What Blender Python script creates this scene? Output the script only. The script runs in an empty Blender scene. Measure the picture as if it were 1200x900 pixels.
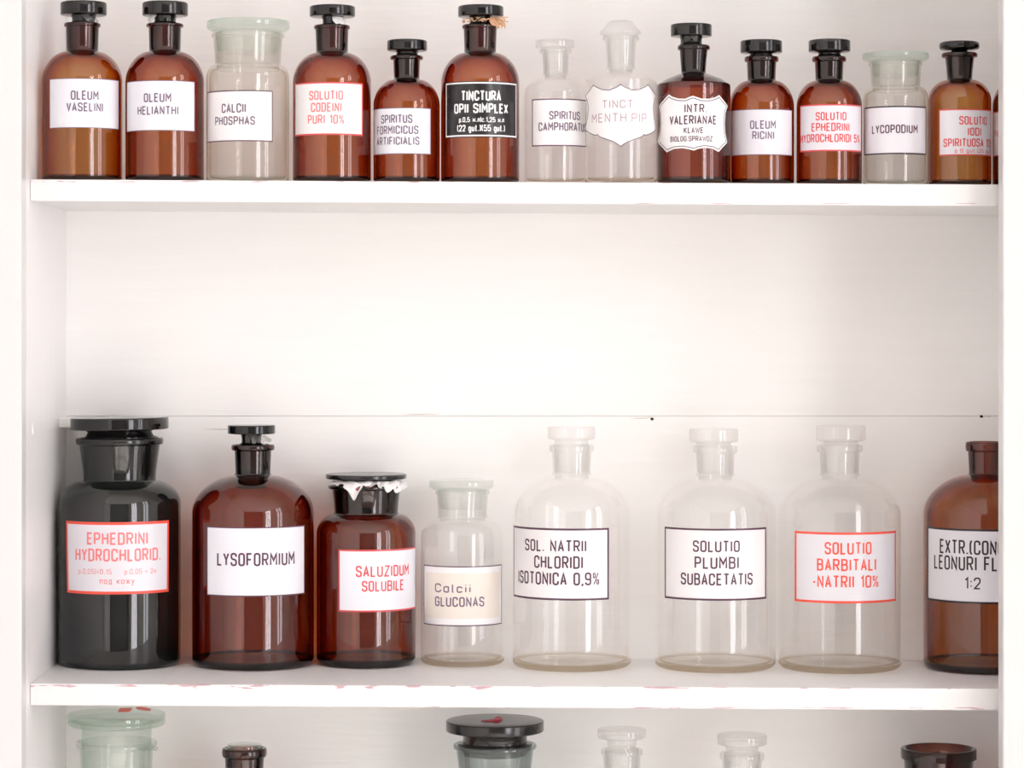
import bpy, bmesh, math, random
from math import sin, cos, pi, radians, asin, sqrt, degrees

S = bpy.context.scene
COL = S.collection
random.seed(7)

# ------------------------------------------------------------------ camera, light, exposure
F, PX, PY = 3250.0, 575.0, 385.0      # focal length and principal point in pixels of the 1200 x 900 photograph
CAMD, CAMZ = 2.30, 1.45               # distance of the shelves' front edge, camera height
cam = bpy.data.cameras.new('camera'); camo = bpy.data.objects.new('camera', cam); COL.objects.link(camo)
camo.location = (0, -CAMD, CAMZ); camo.rotation_euler = (pi / 2, 0, 0)
cam.sensor_width = 36.0; cam.lens = 36.0 * F / 1200
cam.shift_x = (600 - PX) / 1200; cam.shift_y = -(450 - PY) / 1200
S.camera = camo

w = bpy.data.worlds.new('daylight'); S.world = w; w.use_nodes = True
w.node_tree.nodes['Background'].inputs[0].default_value = (0.93, 0.96, 1.0, 1)
w.node_tree.nodes['Background'].inputs[1].default_value = 1.0

WALL_R, WALL_L, WALL_F, CEIL = 2.2, -1.35, -5.6, 2.95
WIN = [(-1.92, -1.18), (-4.45, -2.95)]      # y ranges of the two window openings in the right wall
WZ0, WZ1 = 0.16, 2.78
WRAD = [9.4, 19.0]
for (a, b), rad in zip(WIN, WRAD):
    L = bpy.data.lights.new('window_daylight', 'AREA'); L.shape = 'RECTANGLE'
    L.size = b - a; L.size_y = WZ1 - WZ0
    L.energy = rad * pi * (b - a) * (WZ1 - WZ0); L.color = (0.99, 0.975, 1.02)
    o = bpy.data.objects.new('window_daylight', L); COL.objects.link(o)
    o.location = (WALL_R + 0.13, (a + b) / 2, (WZ0 + WZ1) / 2); o.rotation_euler = (pi / 2, 0, pi / 2)

sl = bpy.data.lights.new('floor_fill_sun', 'SUN'); sl.energy = 55.0; sl.angle = radians(3); sl.color = (1.0, 0.96, 0.96)
so = bpy.data.objects.new('floor_fill_sun', sl); COL.objects.link(so); so.location = (5, -1, 4)
so.rotation_euler = (radians(-6), radians(48), 0)      # added fill: through the right-hand windows to the floor, bounced up at the shelves

S.view_settings.view_transform = 'Standard'; S.view_settings.look = 'None'
S.view_settings.gamma = 1.0; S.view_settings.use_curve_mapping = False
S.view_settings.exposure = -1.04
cy = S.cycles
cy.use_denoising = True
cy.max_bounces = 24; cy.diffuse_bounces = 8; cy.glossy_bounces = 8; cy.transparent_max_bounces = 96
cy.sample_clamp_indirect = 8.0

# ------------------------------------------------------------------ materials
def new_mat(name):
    m = bpy.data.materials.new(name); m.use_nodes = True
    nt = m.node_tree; nt.nodes.clear()
    return m, nt, nt.nodes.new('ShaderNodeOutputMaterial')

def lin(*c):
    f = lambda v: (v / 255 / 12.92) if v / 255 <= 0.04045 else ((v / 255 + 0.055) / 1.055) ** 2.4
    return tuple(f(v) for v in c) + (1,)

def solid(name, col, rough=0.5, spec=0.5, coat=0.0, bump=0.0, bscale=60, vary=0.0, sub=0.0):
    m, nt, out = new_mat(name)
    p = nt.nodes.new('ShaderNodeBsdfPrincipled'); nt.links.new(p.outputs[0], out.inputs[0])
    p.inputs['Base Color'].default_value = col
    p.inputs['Roughness'].default_value = rough
    p.inputs['Specular IOR Level'].default_value = spec
    p.inputs['Coat Weight'].default_value = coat
    if bump or vary:
        tc = nt.nodes.new('ShaderNodeTexCoord')
        n = nt.nodes.new('ShaderNodeTexNoise'); n.inputs['Scale'].default_value = bscale
        n.inputs['Detail'].default_value = 5
        nt.links.new(tc.outputs['Object'], n.inputs['Vector'])
        if bump:
            b = nt.nodes.new('ShaderNodeBump'); b.inputs['Strength'].default_value = bump
            b.inputs['Distance'].default_value = 0.002
            nt.links.new(n.outputs[0], b.inputs['Height']); nt.links.new(b.outputs[0], p.inputs['Normal'])
        if vary:
            mx = nt.nodes.new('ShaderNodeMix'); mx.data_type = 'RGBA'
            mx.inputs[6].default_value = col
            mx.inputs[7].default_value = tuple(c * (1 - vary) for c in col[:3]) + (1,)
            nt.links.new(n.outputs[0], mx.inputs[0]); nt.links.new(mx.outputs[2], p.inputs['Base Color'])
    return m

def paint(name, col, stretch=(3, 40, 40), chip=None):
    """brushed white gloss paint on wood; chip = (axis values) colours the worn edge"""
    m, nt, out = new_mat(name)
    p = nt.nodes.new('ShaderNodeBsdfPrincipled'); nt.links.new(p.outputs[0], out.inputs[0])
    p.inputs['Roughness'].default_value = 0.32; p.inputs['Specular IOR Level'].default_value = 0.4
    tc = nt.nodes.new('ShaderNodeTexCoord'); mp = nt.nodes.new('ShaderNodeMapping')
    mp.inputs['Scale'].default_value = stretch
    nt.links.new(tc.outputs['Object'], mp.inputs['Vector'])
    n = nt.nodes.new('ShaderNodeTexNoise'); n.inputs['Scale'].default_value = 4; n.inputs['Detail'].default_value = 6
    nt.links.new(mp.outputs[0], n.inputs['Vector'])
    b = nt.nodes.new('ShaderNodeBump'); b.inputs['Strength'].default_value = 0.35; b.inputs['Distance'].default_value = 0.0012
    nt.links.new(n.outputs[0], b.inputs['Height']); nt.links.new(b.outputs[0], p.inputs['Normal'])
    mx = nt.nodes.new('ShaderNodeMix'); mx.data_type = 'RGBA'
    mx.inputs[6].default_value = col; mx.inputs[7].default_value = tuple(c * 0.955 for c in col[:3]) + (1,)
    nt.links.new(n.outputs[0], mx.inputs[0])
    base = mx.outputs[2]
    if chip:
        # worn arris: mauve primer shows where noise exceeds a threshold that falls off away from the edge
        ztop, zbot, strength = chip
        sx = nt.nodes.new('ShaderNodeSeparateXYZ'); nt.links.new(tc.outputs['Object'], sx.inputs[0])
        def mth(op, a, b_=None, c=None):
            k = nt.nodes.new('ShaderNodeMath'); k.operation = op
            for i, v in enumerate((a, b_, c)):
                if v is None: continue
                if isinstance(v, (int, float)): k.inputs[i].default_value = v
                else: nt.links.new(v, k.inputs[i])
            return k.outputs[0]
        n2 = nt.nodes.new('ShaderNodeTexNoise'); n2.inputs['Scale'].default_value = 1.0; n2.inputs['Detail'].default_value = 4
        mp2 = nt.nodes.new('ShaderNodeMapping'); mp2.inputs['Scale'].default_value = (38, 120, 300)
        nt.links.new(tc.outputs['Object'], mp2.inputs['Vector']); nt.links.new(mp2.outputs[0], n2.inputs['Vector'])
        d1 = mth('ADD', mth('ABSOLUTE', mth('SUBTRACT', sx.outputs[2], ztop)), mth('ABSOLUTE', sx.outputs[1]))
        d2 = mth('ADD', mth('ABSOLUTE', mth('SUBTRACT', sx.outputs[2], zbot)), mth('ABSOLUTE', sx.outputs[1]))
        d = mth('MINIMUM', d1, mth('MULTIPLY', d2, 2.2))
        k = mth('GREATER_THAN', mth('SUBTRACT', n2.outputs[0], mth('MULTIPLY', d, strength)), 0.53)
        m2 = nt.nodes.new('ShaderNodeMix'); m2.data_type = 'RGBA'
        nt.links.new(k, m2.inputs[0]); nt.links.new(base, m2.inputs[6]); m2.inputs[7].default_value = lin(200, 162, 170)
        base = m2.outputs[2]
    nt.links.new(base, p.inputs['Base Color'])
    return m

def glass(name, T, haze=0.0, hazecol=(0.9, 0.9, 0.88, 1), rough=0.0, edge=0.22, wob=0.0, refl=1.0):
    """thin-walled glass: light passes straight through and is absorbed by the wall's slanted path, Fresnel reflection on top"""
    m, nt, out = new_mat(name)
    def mth(op, a, b_=None):
        k = nt.nodes.new('ShaderNodeMath'); k.operation = op
        for i, v in enumerate((a, b_)):
            if v is None: continue
            if isinstance(v, (int, float)): k.inputs[i].default_value = v
            else: nt.links.new(v, k.inputs[i])
        return k.outputs[0]
    g = nt.nodes.new('ShaderNodeNewGeometry')
    vm = nt.nodes.new('ShaderNodeVectorMath'); vm.operation = 'DOT_PRODUCT'
    nt.links.new(g.outputs['Normal'], vm.inputs[0]); nt.links.new(g.outputs['Incoming'], vm.inputs[1])
    c = mth('ABSOLUTE', vm.outputs['Value'])
    e = mth('POWER', mth('DIVIDE', 1.0, mth('MAXIMUM', c, edge)), 1.3)
    cc = nt.nodes.new('ShaderNodeCombineColor')
    tc = nt.nodes.new('ShaderNodeTexCoord'); n = nt.nodes.new('ShaderNodeTexNoise')
    mp = nt.nodes.new('ShaderNodeMapping'); mp.inputs['Scale'].default_value = (1, 1, 0.12)
    n.inputs['Scale'].default_value = 60; n.inputs['Detail'].default_value = 2
    nt.links.new(tc.outputs['Object'], mp.inputs[0]); nt.links.new(mp.outputs[0], n.inputs['Vector'])
    e = mth('MULTIPLY', e, mth('ADD', 0.72, mth('MULTIPLY', n.outputs[0], 0.56)))
    for i in range(3):
        nt.links.new(mth('POWER', T[i], e), cc.inputs[i])
    tr = nt.nodes.new('ShaderNodeBsdfTransparent'); nt.links.new(cc.outputs[0], tr.inputs[0])
    body = tr.outputs[0]
    if haze:
        df = nt.nodes.new('ShaderNodeBsdfDiffuse'); df.inputs[0].default_value = hazecol
        tl = nt.nodes.new('ShaderNodeBsdfTranslucent'); tl.inputs[0].default_value = hazecol
        mm = nt.nodes.new('ShaderNodeMixShader'); mm.inputs[0].default_value = 0.5
        nt.links.new(df.outputs[0], mm.inputs[1]); nt.links.new(tl.outputs[0], mm.inputs[2])
        m3 = nt.nodes.new('ShaderNodeMixShader'); m3.inputs[0].default_value = haze
        nt.links.new(body, m3.inputs[1]); nt.links.new(mm.outputs[0], m3.inputs[2]); body = m3.outputs[0]
    gl = nt.nodes.new('ShaderNodeBsdfGlossy'); gl.inputs['Roughness'].default_value = rough
    gl.inputs['Color'].default_value = (1, 1, 1, 1)
    bp = nt.nodes.new('ShaderNodeBump'); bp.inputs['Strength'].default_value = 0.10; bp.inputs['Distance'].default_value = 0.002
    n3 = nt.nodes.new('ShaderNodeTexNoise'); n3.inputs['Scale'].default_value = 45; n3.inputs['Detail'].default_value = 1
    nt.links.new(mp.outputs[0], n3.inputs['Vector']); nt.links.new(n3.outputs[0], bp.inputs['Height'])
    nt.links.new(bp.outputs[0], gl.inputs['Normal'])
    fr = mth('ADD', 0.052, mth('MULTIPLY', 0.948, mth('POWER', mth('SUBTRACT', 1.0, c), 5.0)))
    fr = mth('MULTIPLY', fr, mth('SUBTRACT', 1.0, mth('MULTIPLY', g.outputs['Backfacing'], 0.75)))
    if refl != 1: fr = mth('MINIMUM', 1.0, mth('MULTIPLY', fr, refl))
    mx = nt.nodes.new('ShaderNodeMixShader'); nt.links.new(fr, mx.inputs[0])
    nt.links.new(body, mx.inputs[1]); nt.links.new(gl.outputs[0], mx.inputs[2])
    nt.links.new(mx.outputs[0], out.inputs[0])
    return m

def glass_set(name, T, base, neck_haze=0.0, haze=0.0, hc=(0.9, 0.9, 0.88, 1), neck=None):
    return [glass(name, T, haze, hc, refl=1.2), glass(name + ' base', base, haze, hc), glass(name + ' ground neck', neck or tuple(t * 0.98 for t in T), max(haze, neck_haze), hc, 0.05 if neck_haze else 0.0),
            glass(name + ' inside', T, haze, hc, 0.0, refl=0.4)]

G_AMBER = glass_set('amber glass', (0.855, 0.605, 0.32), (0.50, 0.32, 0.20), neck=(0.60, 0.30, 0.22))
G_AMBERL = glass_set('light amber glass', (0.90, 0.73, 0.48), (0.58, 0.38, 0.22), neck=(0.62, 0.34, 0.24))
G_BROWN = glass_set('brown glass', (0.79, 0.49, 0.31), (0.42, 0.26, 0.17), neck=(0.50, 0.24, 0.18))
G_DARK = glass_set('near black glass', (0.24, 0.17, 0.14), (0.15, 0.13, 0.12), 0.016, 0.016, (0.50, 0.60, 0.56, 1))  # grey-green haze stands in for part of the reflections on the dark glass
G_CLEAR = glass_set('clear glass', (0.9985, 0.998, 0.997), (0.955, 0.94, 0.915), 0.16)
G_DUSTY = glass_set('dusty clear glass', (0.985, 0.983, 0.975), (0.93, 0.93, 0.91), 0.12, 0.08, (0.84, 0.80, 0.75, 1))
G_GREENISH = glass_set('greenish clear glass', (0.985, 0.992, 0.987), (0.88, 0.92, 0.90), 0.10, 0.02)
G_FOG = glass_set('grey green glass', (0.885, 0.905, 0.90), (0.8, 0.85, 0.84), 0.15, 0.14, (0.62, 0.68, 0.67, 1))
M_STOP = glass('clear stopper glass', (0.972, 0.97, 0.968), 0.14, (0.93, 0.92, 0.91, 1), 0.0, 0.25)
M_LIDG = glass('green edged lid glass', (0.945, 0.966, 0.952), 0.14, (0.80, 0.86, 0.81, 1), 0.0, 0.3)
M_LIDC = glass('pale lid glass', (0.965, 0.974, 0.966), 0.14, (0.86, 0.88, 0.85, 1), 0.0, 0.3)
M_BLACK = solid('black glass stopper', (0.006, 0.005, 0.005, 1), 0.07, 0.55)
M_BLACKT = solid('dusty black lid', (0.012, 0.010, 0.010, 1), 0.16, 0.6)
M_AMBSTOP = glass('dark amber stopper', (0.20, 0.07, 0.05), 0, (1, 1, 1, 1), 0.0, 0.3)
M_PLUG = glass('red brown ground plug', (0.62, 0.30, 0.26), 0.03, (0.30, 0.10, 0.09, 1), 0.05, 0.3)
M_PAPER = solid('cool white label', (0.80, 0.80, 0.86, 1), 0.30, 0.4, vary=0.03, bscale=20)
M_PAPERW = solid('warm white label', (0.85, 0.83, 0.84, 1), 0.32, 0.4, vary=0.02, bscale=20)
M_PAPERG = solid('grey white label', (0.74, 0.72, 0.77, 1), 0.32, 0.4, vary=0.04, bscale=20)
M_PAPERY = solid('yellowed paper', (0.84, 0.77, 0.70, 1), 0.6, 0.3, vary=0.10, bscale=50)
M_INKP = solid('purple black ink', lin(84, 48, 70), 0.35)
M_INKG = solid('faded grey violet ink', lin(114, 94, 116), 0.35)
M_INKB = solid('near black ink', lin(40, 26, 32), 0.3)
M_INKR = solid('red ink', lin(214, 76, 78), 0.35)
M_INKO = solid('orange red ink', lin(236, 84, 66), 0.35)
M_INKF = solid('faded pink red ink', lin(232, 128, 130), 0.35)
M_INKW = solid('white ink', (0.85, 0.85, 0.86, 1), 0.3)
M_INKPALE = solid('very faded ink', lin(176, 140, 152), 0.35)
M_LABELB = solid('black label', lin(38, 36, 38), 0.25)
M_LINER = solid('crumpled white paper', (0.88, 0.85, 0.85, 1), 0.6, bump=0.4, bscale=250)
M_JUTE = solid('tan frayed twine', lin(238, 188, 148), 0.85, vary=0.3, bscale=400)
M_RED = solid('orange red paint dab', lin(255, 96, 70), 0.4)
M_REDP = solid('crimson wax dab', lin(206, 36, 62), 0.4)
M_WHITE = paint('white gloss paint', (0.73, 0.72, 0.72, 1), (40, 40, 2.5))
M_BACK = paint('white painted boards', (0.93, 0.918, 0.905, 1), (2.5, 30, 30))
M_SIDE = paint('white painted side', (0.91, 0.895, 0.895, 1), (30, 30, 2.0))
M_HOLE = solid('dark nail hole', (0.02, 0.012, 0.012, 1), 0.8)

# ------------------------------------------------------------------ mesh helpers
def mesh_obj(name, verts, faces, mats, parent=None, fmat=None, smooth=False, loc=None, fix=False):
    me = bpy.data.meshes.new(name); me.from_pydata(verts, [], faces)
    for m in (mats if isinstance(mats, (list, tuple)) else [mats]): me.materials.append(m)
    if fmat: me.polygons.foreach_set('material_index', fmat)
    if fix:
        bm = bmesh.new(); bm.from_mesh(me); bmesh.ops.recalc_face_normals(bm, faces=bm.faces[:]); bm.to_mesh(me); bm.free()
    if smooth: me.polygons.foreach_set('use_smooth', [True] * len(me.polygons))
    me.update()
    o = bpy.data.objects.new(name, me); COL.objects.link(o)
    if parent is not None: o.parent = parent
    if loc: o.location = loc
    return o

def box_data(x0, x1, y0, y1, z0, z1):
    v = [(x0, y0, z0), (x1, y0, z0), (x1, y1, z0), (x0, y1, z0), (x0, y0, z1), (x1, y0, z1), (x1, y1, z1), (x0, y1, z1)]
    f = [(0, 3, 2, 1), (4, 5, 6, 7), (0, 1, 5, 4), (1, 2, 6, 5), (2, 3, 7, 6), (3, 0, 4, 7)]
    return v, f

def boxes(name, bs, mats, parent=None, bevel=0.0, shear=None):
    V, Fc = [], []
    for b in bs:
        v, f = box_data(*b); n = len(V); V += v; Fc += [tuple(i + n for i in q) for q in f]
    if shear: V = [(x, y, z + shear * x) for x, y, z in V]
    o = mesh_obj(name, V, Fc, mats, parent)
    if bevel:
        bm = bmesh.new(); bm.from_mesh(o.data)
        bmesh.ops.bevel(bm, geom=bm.edges[:], offset=bevel, segments=3, profile=0.5, affect='EDGES')
        bm.to_mesh(o.data); bm.free()
    return o

def thing(name, label, cat, loc, group=None):
    o = bpy.data.objects.new(name, None); o.empty_display_size = 0.02; COL.objects.link(o)
    o.location = loc; o['label'] = label; o['category'] = cat
    if group: o['group'] = group
    return o

def structure(o): o['kind'] = 'structure'; return o

def lathe(name, prof, mats, parent, seg=96, fmat=None, closed=False, wob=None):
    """prof: (r, z) list; poles where r == 0. closed joins the last point to the first"""
    V, rows = [], []
    for r, z in prof:
        if r < 1e-7: rows.append([len(V)]); V.append((0, 0, z))
        else:
            row = []
            for k in range(seg):
                a = 2 * pi * k / seg
                rr = r * (wob(a, z) if wob else 1)
                row.append(len(V)); V.append((rr * sin(a), -rr * cos(a), z))
            rows.append(row)
    Fc, fm = [], []
    n = len(rows)
    for i in range(n if closed else n - 1):
        a, b = rows[i], rows[(i + 1) % n]
        mi = fmat[i] if fmat else 0
        if len(a) == 1 and len(b) == 1: continue
        for k in range(seg):
            k2 = (k + 1) % seg
            if len(a) == 1: Fc.append((a[0], b[k], b[k2]))
            elif len(b) == 1: Fc.append((a[k], a[k2], b[0]))
            else: Fc.append((a[k], a[k2], b[k2], b[k]))
            fm.append(mi)
    o = mesh_obj(name, V, Fc, mats, parent, fm, True, fix=True)
    o.data.set_sharp_from_angle(angle=radians(50))
    return o

# ------------------------------------------------------------------ the room
def room():
    m_wall = solid('room plaster', (0.86, 0.85, 0.84, 1), 0.8, 0.2, bump=0.1, bscale=30)
    m_ceil = solid('room ceiling', (0.93, 0.925, 0.915, 1), 0.9, 0.1, bump=0.05, bscale=20)
    m_floor = solid('floor boards', (0.66, 0.63, 0.58, 1), 0.45, 0.4, vary=0.3, bscale=6)
    m_far = solid('far wall', (0.26, 0.25, 0.24, 1), 0.8, 0.2, vary=0.1, bscale=3)
    m_frame = solid('white window frame', (0.75, 0.75, 0.74, 1), 0.4)
    structure(boxes('floor', [(WALL_L - .1, WALL_R + .1, WALL_F - .1, .36, -.1, 0)], m_floor))
    structure(boxes('ceiling', [(WALL_L - .1, WALL_R + .1, WALL_F - .1, .36, CEIL, CEIL + .1)], m_ceil))
    structure(boxes('wall_left', [(WALL_L - .1, WALL_L, WALL_F, .26, 0, CEIL)], m_wall))
    structure(boxes('wall_back', [(WALL_L - .1, WALL_R + .1, .26, .36, 0, CEIL)], m_wall))
    structure(boxes('wall_front', [(WALL_L - .1, WALL_R + .1, WALL_F - .1, WALL_F, 0, CEIL)], m_far))
    x0, x1 = WALL_R, WALL_R + .1
    ys = [WALL_F, WIN[1][0], WIN[1][1], WIN[0][0], WIN[0][1], .26]
    bs = [(x0, x1, ys[0], ys[5], 0, WZ0), (x0, x1, ys[0], ys[5], WZ1, CEIL)]
    for i in (0, 2, 4): bs.append((x0, x1, ys[i], ys[i + 1], WZ0, WZ1))
    structure(boxes('wall_right', bs, m_wall))
    for i, (a, b) in enumerate(WIN):
        t = 0.05
        fr = [(x0 + .03, x1, a, a + t, WZ0, WZ1), (x0 + .03, x1, b - t, b, WZ0, WZ1),
              (x0 + .03, x1, a, b, WZ0, WZ0 + t), (x0 + .03, x1, a, b, WZ1 - t, WZ1)]
        nv = 1 if i == 0 else 2
        for k in range(1, nv + 1):
            y = a + (b - a) * k / (nv + 1); fr.append((x0 + .035, x1 - .01, y - .04, y + .04, WZ0, WZ1))
        z = WZ0 + (WZ1 - WZ0) * 0.70; fr.append((x0 + .04, x1 - .015, a, b, z - .03, z + .03))
        structure(boxes('window_%d' % (i + 1), fr, m_frame))
room()

# ------------------------------------------------------------------ the cabinet
XL, XR = -0.3822, 0.466
YB = 0.195                       # front of the back boards
Y_ST = -0.0395                   # front of the stiles
SLOPE = -0.0053                  # the shelves hang a touch lower on the right
px2x = lambda px, y: (px - PX) * (CAMD + y) / F
py2z = lambda py, y: CAMZ + (PY - py) * (CAMD + y) / F
Z_TOP = py2z(213.0, 0) ; Z_MID = py2z(804.0, 0); Z_LOW = py2z(1130, .12)
TH = 25.5 * CAMD / F
Z_HI, Z_BASE = Z_TOP + 0.43, Z_LOW - 0.30

def cabinet():
    c = thing('wall_cabinet', 'white painted open wooden cabinet with worn shelves holding the medicine bottles', 'cabinet', (0, 0, 0))
    zb, zt = 0.0, Z_HI + 0.06
    boxes('side_panel', [(XL - .02, XL, -.017, YB + .02, zb, zt)], M_SIDE, c)
    boxes('side_panel', [(XR, XR + .02, -.017, YB + .02, zb, zt)], M_SIDE, c)
    boxes('stile', [(XL - .085, XL, Y_ST, -.0175, zb, zt)], M_WHITE, c, 0.0012)
    boxes('stile', [(px2x(1175.3, Y_ST), XR + .04, Y_ST, -.0175, zb, zt)], M_WHITE, c, 0.0018)
    zs = py2z(487.5, YB)
    zz = [zb, Z_LOW - .02, zs, Z_TOP - .012, zt]
    for a, b in zip(zz, zz[1:]):
        boxes('back_board', [(XL, XR, YB, YB + .018, a + .0001, b - .0001)], M_BACK, c, 0.0004)
    for z, wear, k in ((Z_HI, 60, 0), (Z_TOP, 150, 1), (Z_MID, 52, 2), (Z_LOW, 60, 3), (Z_BASE, 60, 4)):
        m = paint('white shelf paint', (0.83, 0.815, 0.815, 1), (2.5, 40, 40), (0.0, -TH, wear))
        o = boxes('shelf', [(XL + .0003, XR - .0003, 0, YB - .0003, -TH, 0)], m, c, 0.0008, SLOPE)
        o.location = (0, 0, z)
    # old shelf batten on the left side, at the height of the board joint
    y0, y1 = .012, .150
    boxes('shelf_batten', [(XL, XL + .0010, y0, y1, zs - .0095, zs - .0006)], M_SIDE, c, 0.0005)
    boxes('batten_end', [(XL, XL + .010, y1 + .006, YB, zs - .009, zs - .0006)], M_BACK, c, 0.0006)
    for px, py in ((764, 491), (1150, 488)):
        x, z = px2x(px, YB), py2z(py, YB)
        V = [(x + .0015 * cos(2 * pi * k / 12) * (1 + .3 * sin(3 * k)), YB - .0002, z + .0013 * sin(2 * pi * k / 12)) for k in range(12)]
        V += [(x, YB - .0006, z)]
        mesh_obj('nail_hole', V, [(k, (k + 1) % 12, 12) for k in range(12)], M_HOLE, c)
    # hairline paint cracks along the board joint
    rc = random.Random(3)
    for px0, px1, dy in ((238, 290, 15), (738, 768, 2), (1150, 1165, 0), (470, 520, -3)):
        pts = []
        n = 8
        for i in range(n + 1):
            px = px0 + (px1 - px0) * i / n
            pts.append((px2x(px, YB), py2z(488 + dy + rc.uniform(-.7, .7), YB)))
        V = []
        for i, (x, z) in enumerate(pts):
            h = 0.0003 * sin(pi * i / n) + .00005
            V += [(x, YB - .00015, z - h), (x, YB - .00015, z + h)]
        mesh_obj('paint_crack', V, [(2 * i, 2 * i + 2, 2 * i + 3, 2 * i + 1) for i in range(n)], solid('crack shade', lin(205, 190, 180), .8), c)
cabinet()
shelf_z = lambda z0, x: z0 + SLOPE * x

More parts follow.
